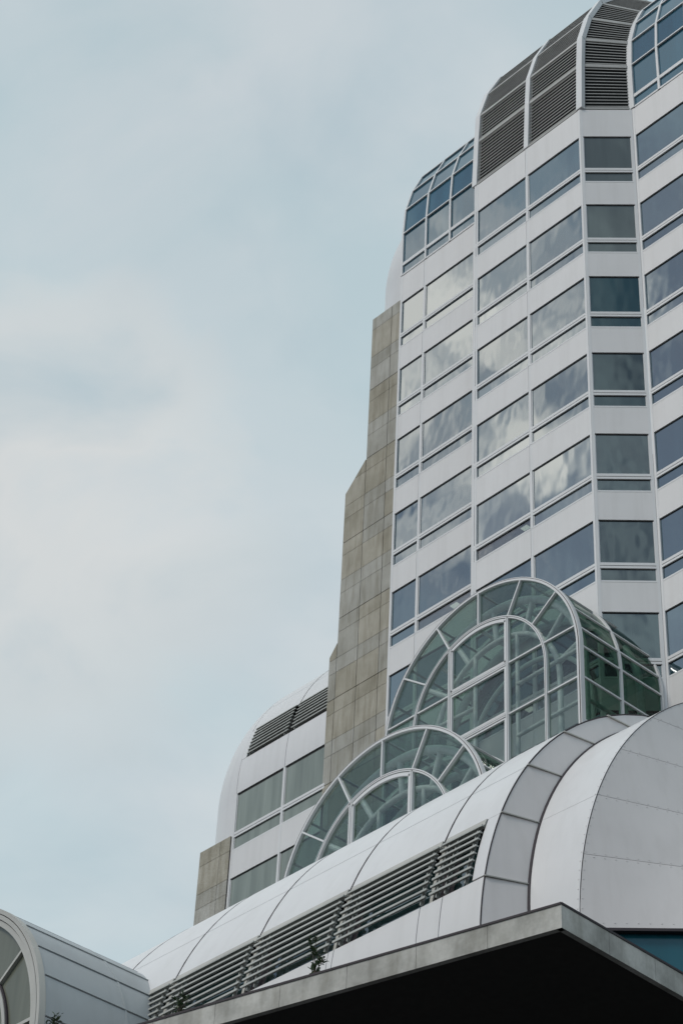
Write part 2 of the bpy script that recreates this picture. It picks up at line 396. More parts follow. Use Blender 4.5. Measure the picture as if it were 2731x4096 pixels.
# crown profiles (inset, height above ZT)
PA = [(0, 11.42), (.10, 14.2), (.2, 15.95), (.68, 17.75), (1.46, 19.5), (2.75, 21.1), (4.5, 22.3), (7, 23.1), (9.5, 23.3)]
PC = [(0, 11.42), (0, 14.02), (.10, 15.62), (.47, 17.12), (1.02, 18.5), (1.94, 19.95), (3.2, 21.0), (5.2, 21.8), (8, 22.3)]
def pa(i, X): return Vector((X, YA + PA[i][0], ZT + PA[i][1]))
def pc(i, X): return Vector((X, YB + PC[i][0], ZT + PC[i][1]))
def rib(prof, X, hw, parent, dp=.10, proud=.03, n=None):
    m = MB(); n = n or len(PA)
    pts = [prof(i, X) for i in range(n)]
    for p, q in zip(pts, pts[1:]):
        t = (q - p).normalized(); nn = Vector((0, -t.z, t.y))
        m.bar(p + nn * (proud - dp), q + nn * (proud - dp) + t * .012, hw, dp, nn)
    return m.build('roof_rib', 'trim', parent)
def louvre(p0, p1, q0, q1, parent, pitch=.2, mt='blade_dark', inset=.10, hb=.021):
    """bank of blades between left edge p0->q0 and right edge p1->q1 (bottom->top)"""
    m = MB(); ax = (p1 - p0).normalized(); up = ((q0 + q1) - (p0 + p1)).normalized(); nn = ax.cross(up).normalized()
    a0 = p0 + ax * inset; a1 = p1 - ax * inset; b0 = q0 + ax * inset; b1 = q1 - ax * inset
    H = ((q0 + q1) - (p0 + p1)).length / 2; n = max(3, round((H - .16) / pitch))
    # frame bars top and bottom
    for s0, s1 in ((0, .10), (1 - .075 / H, 1)):
        s0 = s0 if s0 else 0; s1 = s1 if s1 > .5 else .10 / H
        m.hexa([a0.lerp(b0, s0) , a1.lerp(b1, s0), a1.lerp(b1, s0) - nn * .1, a0.lerp(b0, s0) - nn * .1,
                a0.lerp(b0, s1), a1.lerp(b1, s1), a1.lerp(b1, s1) - nn * .1, a0.lerp(b0, s1) - nn * .1], 0)
    for i in range(n):
        s = (.10 + (H - .175) * (i + .5) / n) / H
        l = a0.lerp(b0, s) - nn * .03; r = a1.lerp(b1, s) - nn * .03
        dn = -nn * .05 + up * .035
        m.hexa([l - up * hb, r - up * hb, r - up * (hb - .02) + dn, l - up * (hb - .02) + dn, l + up * hb, r + up * hb, r + up * hb * .6 + dn, l + up * hb * .6 + dn], 0)
    # dark back
    m.hexa([a0 - nn * .16, a1 - nn * .16, a1 - nn * .2, a0 - nn * .2, b0 - nn * .16, b1 - nn * .16, b1 - nn * .2, b0 - nn * .2], 1)
    return m.build('louvre_panel', [mt, 'void'], parent)
for i in range(8):
    louvre(pa(i, XA), pa(i, XM), pa(i + 1, XA), pa(i + 1, XM), tower)
    louvre(pa(i, XM), pa(i, X5), pa(i + 1, XM), pa(i + 1, X5), tower)
    louvre(pa(i, X5), pc(i, X6), pa(i + 1, X5), pc(i + 1, X6), tower)
    louvre(pc(i, XV3), pa(i, XA), pc(i + 1, XV3), pa(i + 1, XA), tower, inset=.06)
rib(pa, XA, .13, tower); rib(pa, XM, .12, tower); rib(pa, X5, .15, tower, proud=.04); rib(pc, X6, .14, tower, proud=.04)
# blue roof glazing on the recessed wings
def roofglass(x0, x1, left_edge=True):
    f = MB(); z0 = ZT + 11.42; h = .0
    f.box(x0 + .01, x1 - .01, YB - .006, YB + .1, z0, z0 + .09)
    fo = f.build('roof_window', ['trim', 'dark'], tower)
    f = MB(); f.box(x0 + .01, x1 - .01, YB - .006, YB + .1, z0 + .60, z0 + .78); f.build('glazing_bar', 'trim', fo)
    for i in range(1, 8):
        f = MB(); p = pc(i, x0); f.bar((x0 + .05, p.y, p.z), (x1 - .05, p.y, p.z), .035, .03); f.build('glazing_bar', 'trim', fo)
    segs = [((YB + .05, z0 + .09), (YB + .05, z0 + .60)), ((YB + .05, z0 + .78), (YB + .05, ZT + PC[1][1]))] + [((YB + PC[i][0] + .04, ZT + PC[i][1]), (YB + PC[i + 1][0] + .04, ZT + PC[i + 1][1])) for i in range(1, 8)]
    for (ya, za), (yb, zb) in segs:
        g = MB(); g.hexa([(x0 + .04, ya, za), (x1 - .04, ya, za), (x1 - .04, ya + .03, za), (x0 + .04, ya + .03, za), (x0 + .04, yb, zb), (x1 - .04, yb, zb), (x1 - .04, yb + .03, zb), (x0 + .04, yb + .03, zb)])
        g.build('pane', 'roofglass', fo)
XR = [XV1, XM1, -47.70, XV3]
for a, c in zip(XR, XR[1:]): roofglass(a, c)
for X in XR[:3]: rib(pc, X, .05, tower, .05, .02)
XR = [X6, -36.07, X7, -33.1, X8]
for a, c in zip(XR, XR[1:]): roofglass(a, c)
for X in XR[1:]: rib(pc, X, .055, tower, .05, .02)
# cladding return of the louvred crown where it rises over the glass, and roof body
m = MB()
for X, pr in ((XA - .13, PA), (X6 + .14, None)):
    if pr is None: continue
    for i in range(1, 8):
        m.hexa([(X - .02, YA + PA[i][0], ZT + PA[i][1]), (X + .02, YA + PA[i][0], ZT + PA[i][1]), (X + .02, 58, ZT + PA[i][1]), (X - .02, 58, ZT + PA[i][1]),
                (X - .02, YA + PA[i + 1][0], ZT + PA[i + 1][1]), (X + .02, YA + PA[i + 1][0], ZT + PA[i + 1][1]), (X + .02, 58, ZT + PA[i + 1][1]), (X - .02, 58, ZT + PA[i + 1][1])])
m.box(XA, X5, YA + 9.4, 64, ZT + 22, ZT + 23.2); m.box(XV1, XV3, YB + 7.9, 64, ZT + 21, ZT + 22.2); m.box(X5, X8, YB + 7.9, 64, ZT + 21, ZT + 22.2)
m.box(XV1 + .1, X8, 63.7, 64, GZ, ZT + 21)
m.build('roof', 'trim', tower)
# white rounded corner behind the pier
def rounded_corner(cx, cy, r, z0, z1, profile, parent, mt='roofwhite', a0=90, a1=300):
    m = MB(); na = 40
    rings = [(r, z0), (r, z1)]
    g = [[(cx + rr * math.cos(R(a0 + (a1 - a0) * k / na)), cy + rr * math.sin(R(a0 + (a1 - a0) * k / na)), z) for k in range(na + 1)] for rr, z in rings]
    m.sheet(g[:2], smooth=True)
    g = [[(cx + rr * math.cos(R(a0 + (a1 - a0) * k / na)), cy + rr * math.sin(R(a0 + (a1 - a0) * k / na)), z) for k in range(na + 1)] for rr, z in profile]
    m.sheet(g, smooth=True)
    return m.build('rounded_corner', mt, parent)
TRC = 3.17; TCX = -52.05; ZKT = 73.0
_p = []
for t in range(0, 24):
    f = R(-2) + (math.acos((8.4 - TRC) / 8.4) - R(-2)) * t / 23
    _p.append((TRC - (8.4 - 8.4 * math.cos(f)), ZKT + 8.4 * math.sin(f)))
rounded_corner(TCX, 48.02 + TRC, TRC, 70.6, ZKT - .6, [(TRC, ZKT - .9)] + _p, tower, 'roofwhite', a0=150, a1=275)

m = MB(); _a = R(196); m.box(TCX - TRC - .02, TCX - TRC + .1, 48.02 + TRC - .5, 48.02 + TRC - .3, 70.6, ZKT - .75); m.build('dark_rail', 'seam', tower)  # slim dark rail along the left edge of the rounded corner
# granite pier
def pier(name_parent, y, slabs, label=None):
    """slabs: list of (poly [(x,z)...] , material index) as 3cm-jointed stones"""
    m = MB()
    for poly, mi in slabs:
        n = len(poly)
        m.add([(x, y, z) for x, z in poly] + [(x, y + .06, z) for x, z in poly],
              [tuple(range(n))] + [(i, (i + 1) % n, n + (i + 1) % n, n + i)[::-1] for i in range(n)], mi)
    return m.build('stone_cladding', ['stone_tan', 'stone_grey', 'seam'], name_parent)
def clip(poly, a, b_, c):      # keep a*x+b*z<=c
    o = []
    for i in range(len(poly)):
        p, q = poly[i], poly[(i + 1) % len(poly)]
        dp = a * p[0] + b_ * p[1] - c; dq = a * q[0] + b_ * q[1] - c
        if dp <= 0: o.append(p)
        if dp * dq < 0:
            t = dp / (dp - dq); o.append((p[0] + (q[0] - p[0]) * t, p[1] + (q[1] - p[1]) * t))
    return o
YP = 48.0
zj = [(70.82, 70.11, 1), (70.11, 68.46, 0), (68.46, 67.78, 1), (67.78, 66.52, 1)]
z = 66.52; k = 0
while z > 30:
    mi = k % 2
    zj += [(z, z - .69, mi), (z - .69, z - 1.95, mi)]
    z -= 1.95; k += 1
slabs = []
xs = [-55.68, -55.24, -54.02, -52.77, -51.9]
for zt_, zb_, mi in zj:
    for x0, x1 in zip(xs, xs[1:]):
        g = .013; gt = .026 if abs(((66.52 - zt_) / 3.9) % 1) < .01 else .009
        poly = [(x0 + g, zb_ + .008), (x1 - g, zb_ + .008), (x1 - g, zt_ - gt), (x0 + g, zt_ - gt)]
        if x0 < -54.1:        # stepped left edge
            if zb_ > 62.7: continue
            # keep points right of line (-54.02,62.64)-(-55.24,61.36)
            d = (1.22, 1.28)
            poly = clip(poly, -d[1], d[0], -d[1] * -54.02 + d[0] * 62.64)
            if x0 < -55.3:
                if zb_ > 53.9: continue
                d = (.35, .45)
                poly = clip(poly, -d[1], d[0], -d[1] * -55.30 + d[0] * 53.55)
        if len(poly) > 2: slabs.append((poly, mi if not (zt_ < 62 and random.random() < .12) else 1 - mi))
pier(tower, YP, slabs)
m = MB()
m.box(-54.02, -51.0, YP + .03, YP + 1.6, GZ, 70.80); m.box(-55.22, -54.02, YP + .03, YP + 1.5, GZ, 61.3)
m.hexa([(-55.22, YP + .03, 61.3), (-54.02, YP + .03, 61.3), (-54.02, YP + 1.5, 61.3), (-55.22, YP + 1.5, 61.3), (-54.06, YP + .03, 62.58), (-54.02, YP + .03, 62.6), (-54.02, YP + 1.5, 62.6), (-54.06, YP + 1.5, 62.58)])
m.box(-55.66, -55.22, YP + .03, YP + 1.5, GZ, 53.0)
pb = m.build('pier_core', 'seam', tower)
m = MB()
for i in range(6):
    zt_ = 60.62 - .0 if i == 0 else 60.62 - 1.14 * i
    m.box(-55.42, -55.1, YP + .25, YP + .9, zt_ - 1.12, zt_)
m.build('stone_cladding', 'stone_tan', tower)

# ================================================================== LOWER OFFICE BLOCK
Rc = 8.4
def barrel(yc, zc, phi, rr=Rc): return yc - rr * math.cos(phi), zc + rr * math.sin(phi)
def PH(z, zc): return math.asin((z - zc) / Rc)
def cpanel(x0, x1, f0, f1, yc, zc, mt, parent, name='roof_panel', th=.05, n=10, off=0., x0t=None, x1t=None):
    m = MB(); g = []
    for i in range(n + 1):
        f = f0 + (f1 - f0) * i / n; y, z = barrel(yc, zc, f, Rc + off)
        g.append([(x0, y, z), (x1, y, z)])
    m.sheet(g, th, lambda i, j: Vector((0, -math.cos(f0 + (f1 - f0) * i / n), math.sin(f0 + (f1 - f0) * i / n))))
    return m.build(name, mt, parent)

block = thing('office_block', 'lower white block with rounded louvred roof and grey green windows, left of the granite pier', 'building', (-59, 54, GZ))
YK = 48.0; ZK = 49.23; YKC = YK + Rc
BW = [(-60.85, -58.02), (-57.98, -55.66)]
bxs = [-60.9, -58.0, -55.5]
for a, c in zip(bxs, bxs[1:]):
    fr = Fr((a, YK), (c, YK))
    for k in range(0, 5):
        zt = 47.03 - 3.9 * k
        f = window(fr, zt, block, 'palepane', top=1.93, low=.66)
        spandrel(fr, zt - 1.97, zt - .73, block)
for X in (-60.9, -58.0):
    m = MB(); m.box(X - .06, X + .06, YK - .006, YK + .14, 28, 48.97); m.build('mullion', 'trim', block)
m = MB(); m.box(-61, -55.5, YK + .145, YK + .4, GZ, 50.6); m.build('wall', 'void', block)
# roof: lower panels, louvres, barrel
ph = [PH(48.99, ZK), PH(50.68, ZK), PH(52.28, ZK), PH(53.72, ZK), R(52), R(75), R(98)]
ends = [-60.9, -58.0, -55.5]
for a, c in zip(ends, ends[1:]):
    cpanel(a + .012, c - .012, ph[0], ph[1] - .003, YKC, ZK, 'roofwhite', block)
    for j in (2, 3, 4, 5): cpanel(a + .018, c - .018, ph[j] + .002, ph[j + 1] - .001, YKC, ZK, 'roofwhite', block)
m = MB(); g = [];
for i in range(21):
    f = ph[0] + (ph[-1] - ph[0]) * i / 20; y, z = barrel(YKC, ZK, f, Rc - .14 if False else Rc - .3); g.append([(-60.6, y, z), (-55.5, y, z)])
m.sheet(g, .04, lambda i, j: Vector((0, -1, 0)).normalized()); m.build('roof_backing', 'void', block)
gasket_later = [(X, ph[2] + .002, ph[-1]) for X in (-58.0,)]
def blades(x0, x1, f0, f1, yc, zc, parent, n=8, mt='blade', ex=.0, shift=.0, fins=()):
    m = MB()
    for i in range(n):
        f = f0 + (f1 - f0) * (i + .62) / n
        y, z = barrel(yc, zc, f, Rc + .03)
        ny, nz = -math.cos(f), math.sin(f); ty, tz = math.sin(f), math.cos(f)
        o = shift * (i % 1)
        def P(X, u, d): return (X, y + ny * d + ty * u, z + nz * d + tz * u)
        a, c = x0, x1
        m.hexa([P(a, -.028, .045), P(c, -.028, .045), P(c, .012, -.03), P(a, .012, -.03), P(a, .022, .05), P(c, .022, .05), P(c, .03, -.03), P(a, .03, -.03)], 0)
    for X in fins:
        g = []
        for i in range(9):
            f = f0 + (f1 - f0) * i / 8
            g.append((f,))
        for i in range(8):
            fa = f0 + (f1 - f0) * i / 8; fb = f0 + (f1 - f0) * (i + 1) / 8
            ya, za = barrel(yc, zc, fa, Rc - .02); yb, zb = barrel(yc, zc, fb, Rc - .02)
            m.bar((X, ya, za), (X, yb, zb), .012, .05, (0, -1, 0))
    return m.build('louvre_bank', mt, parent)
blades(-60.55, -58.05, ph[1], ph[2] - .006, YKC, ZK, block, fins=(-60.4, -58.3))
blades(-57.85, -55.5, ph[1], ph[2] - .006, YKC, ZK, block, fins=(-57.7,))
cpanel(-60.9, -60.62, ph[1], ph[2], YKC, ZK, 'roofwhite', block, 'louvre_jamb')
# rounded corner, same section swept round
rc = 3.17
prof = []
for t in range(0, 24):
    f = R(-2) + (math.acos((Rc - rc) / Rc) - R(-2)) * t / 23
    prof.append((rc - (Rc - Rc * math.cos(f)), ZK + Rc * math.sin(f)))
rounded_corner(-60.92, YK + rc, rc, 46.8, ZK - .6, [(rc, ZK - .9)] + prof, block, a0=150, a1=270.3)
m = MB(); m.box(-64.0, -61.2, YK + rc + .2, 62, 30, ZK + 4); m.build('side_wall', 'white', block)
# second granite pier at the block's corner
sl = []; xs2 = [-62.85, -61.58, -60.97]
rows = [(47.04, 46.35, 0), (46.35, 45.07, 0), (45.07, 44.4, 1), (44.4, 43.12, 1)]
z = 43.12; k = 0
while z > 28: rows += [(z, z - .69, k % 2), (z - .69, z - 1.95, k % 2)]; z -= 1.95; k += 1
for zt_, zb_, mi in rows:
    for x0, x1 in zip(xs2, xs2[1:]): sl.append(([(x0 + .009, zb_ + .008), (x1 - .009, zb_ + .008), (x1 - .009, zt_ - .009), (x0 + .009, zt_ - .009)], mi))
pier(block, 47.94, sl)
m = MB(); m.box(-62.83, -60.97, 47.97, 49.4, GZ, 47.02); m.build('pier_core', 'seam', block)

# ================================================================== GLASS VAULTS
XC = -41.88; RV = 4.35; RI = 2.95
def arch_pts(r, zc, y, a0=0, a1=180, n=48): return [Vector((XC + r * math.cos(R(a0 + (a1 - a0) * i / n)), y, zc + r * math.sin(R(a0 + (a1 - a0) * i / n)))) for i in range(n + 1)]
def arch_bar(m, r0, r1, y0, y1, zc, base, mi=0, legs=True, n=48):
    """rectangular section arch from radius r0 to r1, y0..y1, with vertical legs down to base"""
    pin = arch_pts(r0, zc, 0, n=n); pou = arch_pts(r1, zc, 0, n=n)
    if legs:
        pin = [Vector((XC + r0, 0, base))] + pin + [Vector((XC - r0, 0, base))]; pou = [Vector((XC + r1, 0, base))] + pou + [Vector((XC - r1, 0, base))]
    k = len(pin)
    for (a, c, ya, yb) in ((pin, pou, y0, y0), (pou, pou, y0, y1), (pou, pin, y1, y1), (pin, pin, y1, y0)):
        A = [Vector((p.x, ya, p.z)) for p in a]; C_ = [Vector((p.x, yb, p.z)) for p in c]
        m.add(A + C_, [(i, i + 1, k + i + 1, k + i) for i in range(k - 1)], mi, a is c)
def pol(r, ang, y, zc): return Vector((XC + r * math.cos(R(ang)), y, zc + r * math.sin(R(ang))))
SP = [36.2, 63.4, 90, 116.6, 143.8]
def ang_at(dz, r): return math.degrees(math.asin(dz / r))

def glass_vault(name, label, yf, yb, zc, base, ribs, lights=()):
    t = thing(name, label, 'glass vault', (XC, (yf + yb) / 2, base), 'arched glass vaults stepping down the tower')
    def Y(d): return yf + d
    m = MB(); arch_bar(m, RV - .09, RV - .01, Y(0), Y(.16), zc, base); arch_bar(m, RV - .01, RV + .035, Y(.02), Y(.2), zc, base)
    arch_bar(m, RV - .015, RV - .003, Y(-.004), Y(.05), zc, base, 1); m.build('outer_arch_frame', ['trim', 'seam'], t)
    m = MB(); arch_bar(m, RI - .05, RI + .045, Y(.0), Y(.16), zc, base); arch_bar(m, RI - .008, RI + .006, Y(-.004), Y(.05), zc, base, 1); m.build('inner_arch_frame', ['trim', 'seam'], t)
    for a in SP:
        m = MB(); m.bar(pol(RI + .05, a, Y(.08), zc), pol(RV - .085, a, Y(.08), zc), .027, .08, (0, 1, 0)); m.build('spoke', 'trim', t)
    hz = [zc + .8 - 1.97 * i for i in range(int((zc + .8 - base) / 1.97) + 1)]
    xv = 1.30
    # vertical bars
    for s in (-1, 1):
        top = zc + math.sqrt(RI ** 2 - xv ** 2) - .03
        m = MB()
        m.box(XC + s * xv - .055, XC + s * xv - .012, Y(.0), Y(.15), base, top); m.box(XC + s * xv + .012, XC + s * xv + .055, Y(.0), Y(.15), base, top); m.box(XC + s * xv - .012, XC + s * xv + .012, Y(.03), Y(.14), base, top, 1)
        m.build('mullion', ['trim', 'seam'], t)
    # horizontals
    for z in hz:
        dz = z - zc
        ri = math.sqrt(RI ** 2 - dz ** 2) if dz > 0 else RI
        ro = math.sqrt(RV ** 2 - dz ** 2) if dz > 0 else RV
        m = MB(); m.box(XC - xv + .065, XC + xv - .065, Y(.0), Y(.15), z - .06, z - .012); m.box(XC - xv + .065, XC + xv - .065, Y(.0), Y(.15), z + .012, z + .06); m.box(XC - xv + .065, XC + xv - .065, Y(.03), Y(.14), z - .012, z + .012, 1)
        m.build('transom', ['trim', 'seam'], t)
        for s in (-1, 1):
            m = MB()
            x0, x1 = sorted((XC + s * (xv + .065), XC + s * (ri - .06))); m.box(x0, x1, Y(.02), Y(.13), z - .027, z + .027)
            x0, x1 = sorted((XC + s * (ri + .06), XC + s * (ro - .085))); m.box(x0, x1, Y(.02), Y(.13), z - .027, z + .027)
            m.build('transom', 'trim', t)
    # operable sash frame in the centre field
    for i, z in enumerate([None] + hz[:3]):
        m = MB(); y0, y1 = Y(.015), Y(.1); x0, x1 = XC - xv + .068, XC + xv - .068
        if z is None:
            zb = hz[0] + .085; zt = zc + math.sqrt(RI ** 2 - xv ** 2) - .1
            m.box(x0, x0 + .06, y0, y1, zb, zt); m.box(x1 - .06, x1, y0, y1, zb, zt); m.box(x0, x1, y0, y1, zb, zb + .06)
            a0 = math.degrees(math.acos((xv - .03) / (RI - .1)))
            pi_ = arch_pts(RI - .19, zc, y0, a0, 180 - a0, 20); po = arch_pts(RI - .075, zc, y0, a0, 180 - a0, 20)
            m.add(pi_ + po, [(k, k + 1, 21 + k + 1, 21 + k) for k in range(20)]); m.add([p + Vector((0, .08, 0)) for p in pi_] + pi_, [(k, k + 1, 21 + k + 1, 21 + k) for k in range(20)])
        else:
            zt = z - .085; zb = z - 1.97 + .085
            m.box(x0, x0 + .06, y0, y1, zb, zt); m.box(x1 - .06, x1, y0, y1, zb, zt); m.box(x0 + .06, x1 - .06, y0, y1, zt - .06, zt); m.box(x0 + .06, x1 - .06, y0, y1, zb, zb + .06)
        m.build('sash_frame', 'trim', t)
    # front glass
    yg = Y(.09)
    def pane(pts):
        n = len(pts); g = MB(); g.add([(p.x, yg, p.z) for p in pts] + [(p.x, yg + .02, p.z) for p in pts], [tuple(range(n))[::-1], tuple(range(n, 2 * n))] + [(i, (i + 1) % n, n + (i + 1) % n, n + i) for i in range(n)])
        g.build('pane', 'clear', t)
    z1 = hz[0]
    edge = [ang_at(z1 - zc, RV - .07)] + SP + [180 - ang_at(z1 - zc, RV - .07)]
    for a, c in zip(edge, edge[1:]):
        pane([pol(RI, a + (c - a) * i / 8, 0, zc) for i in range(9)] + [pol(RV - .05, c - (c - a) * i / 8, 0, zc) for i in range(9)])
    hh = hz + [base]
    def in_arch(x0, x1, z0):  # cell bounded above by inner arch
        n = 10; top = [Vector((x0 + (x1 - x0) * i / n, 0, zc + math.sqrt(max(RI ** 2 - (x0 + (x1 - x0) * i / n - XC) ** 2, 0)))) for i in range(n + 1)]
        pane([Vector((x0, 0, z0)), Vector((x1, 0, z0))][::1] + top[::-1])
    ri = math.sqrt(RI ** 2 - (z1 - zc) ** 2)
    in_arch(XC - xv, XC + xv, z1); in_arch(XC + xv, XC + ri, z1); in_arch(XC - ri, XC - xv, z1)
    for za, zb in zip(hh, hh[1:]):
        xe = [XC - RV + .05, XC - RI, XC - xv, XC + xv, XC + RI, XC + RV - .05]
        for a, c in zip(xe, xe[1:]): pane([Vector((a, 0, zb)), Vector((c, 0, zb)), Vector((c, 0, za)), Vector((a, 0, za))])
    # side: ribs, purlins, glass
    for y in ribs:
        m = MB(); arch_bar(m, RV - .12, RV + .02, y - .05, y + .05, zc, base); m.build('roof_rib', 'trim', t)
    pa_ = [10.4, 23.2, 41, 63.4, 90, 116.6, 139, 156.8, 169.6]
    lv = [zc + .03] + [zc - 1.13 - 1.6 * i for i in range(int((zc - base - 1.2) / 1.6) + 1)]
    for a in pa_:
        m = MB(); m.bar(pol(RV - .02, a, yf + .2, zc), pol(RV - .02, a, yb, zc), .035, .03, pol(1, a, 0, 0) - Vector((XC, 0, 0))); m.build('purlin', 'trim', t)
    for s in (-1, 1):
        for z in lv:
            m = MB(); m.bar((XC + s * (RV - .02), yf + .2, z), (XC + s * (RV - .02), yb, z), .035, .03, (0, 0, 1)); m.build('purlin', 'trim', t)
    ys = [yf + .2] + [r for r in ribs if r > yf + .3]
    if ys[-1] < yb - .3: ys.append(yb)
    cuts = [0] + pa_ + [180]
    for y0, y1 in zip(ys, ys[1:]):
        for a, c in zip(cuts, cuts[1:]):
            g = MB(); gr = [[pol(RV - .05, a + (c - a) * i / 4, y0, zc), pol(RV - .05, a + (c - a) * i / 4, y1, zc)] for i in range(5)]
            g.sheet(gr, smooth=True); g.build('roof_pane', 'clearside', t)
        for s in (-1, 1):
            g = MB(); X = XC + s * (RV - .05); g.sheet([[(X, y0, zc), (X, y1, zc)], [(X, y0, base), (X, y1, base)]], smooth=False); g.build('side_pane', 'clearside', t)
    # white tube trusses inside
    yt = yf + .75
    def tr(y, r, leg=True, rad=.14):
        m = MB(); pts = arch_pts(r, zc, y, n=40)
        if leg: pts = [Vector((XC + r, y, base))] + pts + [Vector((XC - r, y, base))]
        m.tube(pts, rad, 10); m.build('truss_tube', 'tube', t)
    tr(yt, 3.92); tr(yt + .15, 2.75, rad=.10); tr((yf + yb) / 2 + .5, 3.95); tr(yb - .6, 3.95)
    tr((yf + yb) / 2 + .5, 2.7, rad=.09)
    for a in (12, 36, 63, 90, 117, 144, 168):
        m = MB(); m.tube([pol(2.78, a, yt + .15, zc), pol(3.9, a, yt, zc)], .10, 8); m.build('truss_strut', 'tube', t)
    for a in (20, 49, 76, 104, 131, 160):
        m = MB(); m.tube([pol(3.95, a, yt, zc), pol(3.95, a, yb - .1, zc)], .07, 8); m.build('truss_tie', 'tube', t)
    for z in hz:
        for s in (-1, 1):
            m = MB(); m.tube([(XC + s * .95, yt + .1, z - .25), (XC + s * 3.9, yt, z - .25)], .07, 8); m.build('truss_tie', 'tube', t)
            m = MB(); m.tube([(XC + s * 3.9, yt, z - .25), (XC + s * 3.9, yb - .3, z - .25)], .07, 8); m.build('truss_tie', 'tube', t)
    for s in (-1, 1):
        m = MB(); m.tube([(XC + s * .95, yt + .12, base), (XC + s * .95, yt + .12, zc + 2.55)], .075, 8); m.build('truss_post', 'tube', t)
    return t
glass_vault('glass_vault', 'large upper arched glass vault built against the office tower', 42.42, 46.35, 41.60, 30.5, [44.38, 46.33])
glass_vault('glass_vault', 'smaller lower arched glass vault rising behind the white barrel roof, below the large one', 38.37, 42.40, 33.80, 26.5, [40.4])
# a step of wall at the foot of the tower that closes the back of the lower vault
m = MB(); m.box(XC - RV, XC + RV, 42.7, 45.0, 20, 30.4); tag(m.build('plinth_wall', 'white'), 'pale plinth wall under the large glass vault', 'wall')

# ================================================================== PODIUM WITH BARREL ROOF
pod = thing('podium_building', 'low building with white barrel roof, louvre bands and domed end, above the concrete canopy', 'building', (-32, 34, GZ))
ZP = 21.5; YPC = 36.04; CZ = 19.3
sx_ = [-55, -51.9, -49.0, -46.1, -43.2, -40.3, -37.45, -34.53, -31.61, -28.76]
XE = -27.2
pj_ = [R(0), PH(22.95, ZP), PH(24.57, ZP), PH(26.03, ZP), R(50), R(68), R(86), R(104)]
edges = sx_ + [XE]
for a, c in zip(edges, edges[1:]):
    for j in (2, 3, 4, 5, 6):
        cpanel(a + .028, c - (.028 if c != XE else .004), pj_[j] + .0012, pj_[j + 1] - .0012, YPC, ZP, 'roofwhite', pod)
def gasket(X, f0, f1, yc, zc, parent, hw=.028, n=24):
    m = MB(); g = []
    for i in range(n + 1):
        y, z = barrel(yc, zc, f0 + (f1 - f0) * i / n, Rc + .006); g.append([(X - hw, y, z), (X + hw, y, z)])
    m.sheet(g, .06, lambda i, j: Vector((0, -math.cos(f0 + (f1 - f0) * i / n), math.sin(f0 + (f1 - f0) * i / n))))
    m.build('seam_gasket', 'seam', parent)
for X in sx_[1:]: gasket(X, pj_[2] + .002, pj_[-1], YPC, ZP, pod)
# panels below the louvres: joints offset from the roof seams
lo = [-40.3, -37.2, -34.30, -34.12, -31.72, -31.55, -29.0, -28.36, XE]
for a, c in zip(lo, lo[1:]):
    cpanel(a + .010, c - .010, pj_[0] + .0, pj_[1] - .004, YPC, ZP, 'white', pod, 'base_panel', off=-.01)
    m = MB(); m.box(a + .010, c - .010, YPC - Rc + .01, YPC - Rc + .07, CZ, ZP - .0); m.build('base_panel', 'white', pod)
# dark backing
m = MB(); g = []
for i in range(31):
    f = R(0) + R(104) * i / 30; y, z = barrel(YPC, ZP, f, Rc - .42 if R(9) < f < R(21) else Rc - .08); g.append([(-55, y, z), (XE - .1, y, z)])
m.sheet(g, .03, lambda i, j: Vector((0, -1, 0))); m.box(-55, XE - .1, YPC - Rc + .09, YPC - Rc + .3, GZ, ZP + .01)
m.build('roof_backing', 'seam', pod)
# recessed strip window behind the louvres
for a, c in zip(edges[5:], edges[6:]):
    y0, z0 = barrel(YPC, ZP, pj_[1] + .002, Rc - .30); y1, z1 = barrel(YPC, ZP, pj_[2], Rc - .32)
    g = MB(); g.sheet([[(a + .3, y0, z0), (c - .3, y0, z0)], [(a + .3, y1, z1), (c - .3, y1, z1)]], smooth=False); g.build('strip_window', 'darkglass', pod)
# soffit strip under the roof edge and the blades
for a, c in zip(edges[5:], edges[6:]):
    r_ = c - .055 if c != XE else -27.56
    l_ = a + .055
    if c < -37: l_ = -38.6
    y, z = barrel(YPC, ZP, pj_[2] - .009, Rc - .02)
    m = MB(); m.bar((l_, y, z), (r_, y, z), .09, .04, (0, -.93, .36)); m.build('gutter_strip', 'beige', pod)
    blades(l_, r_, pj_[1], pj_[2] - .018, YPC, ZP, pod, n=8, fins=(l_ + .18, r_ - .16, l_ + .42))
    if c != XE:
        cpanel(c - .045, c + .045, pj_[1], pj_[2], YPC, ZP, 'beige', pod, 'louvre_jamb', off=-.06)
cpanel(-27.53, XE - .004, pj_[1], pj_[2], YPC, ZP, 'roofwhite', pod, 'louvre_jamb', n=4)
for X, f0, f1 in gasket_later: gasket(X, f0, f1, YKC, ZK, block, .024)
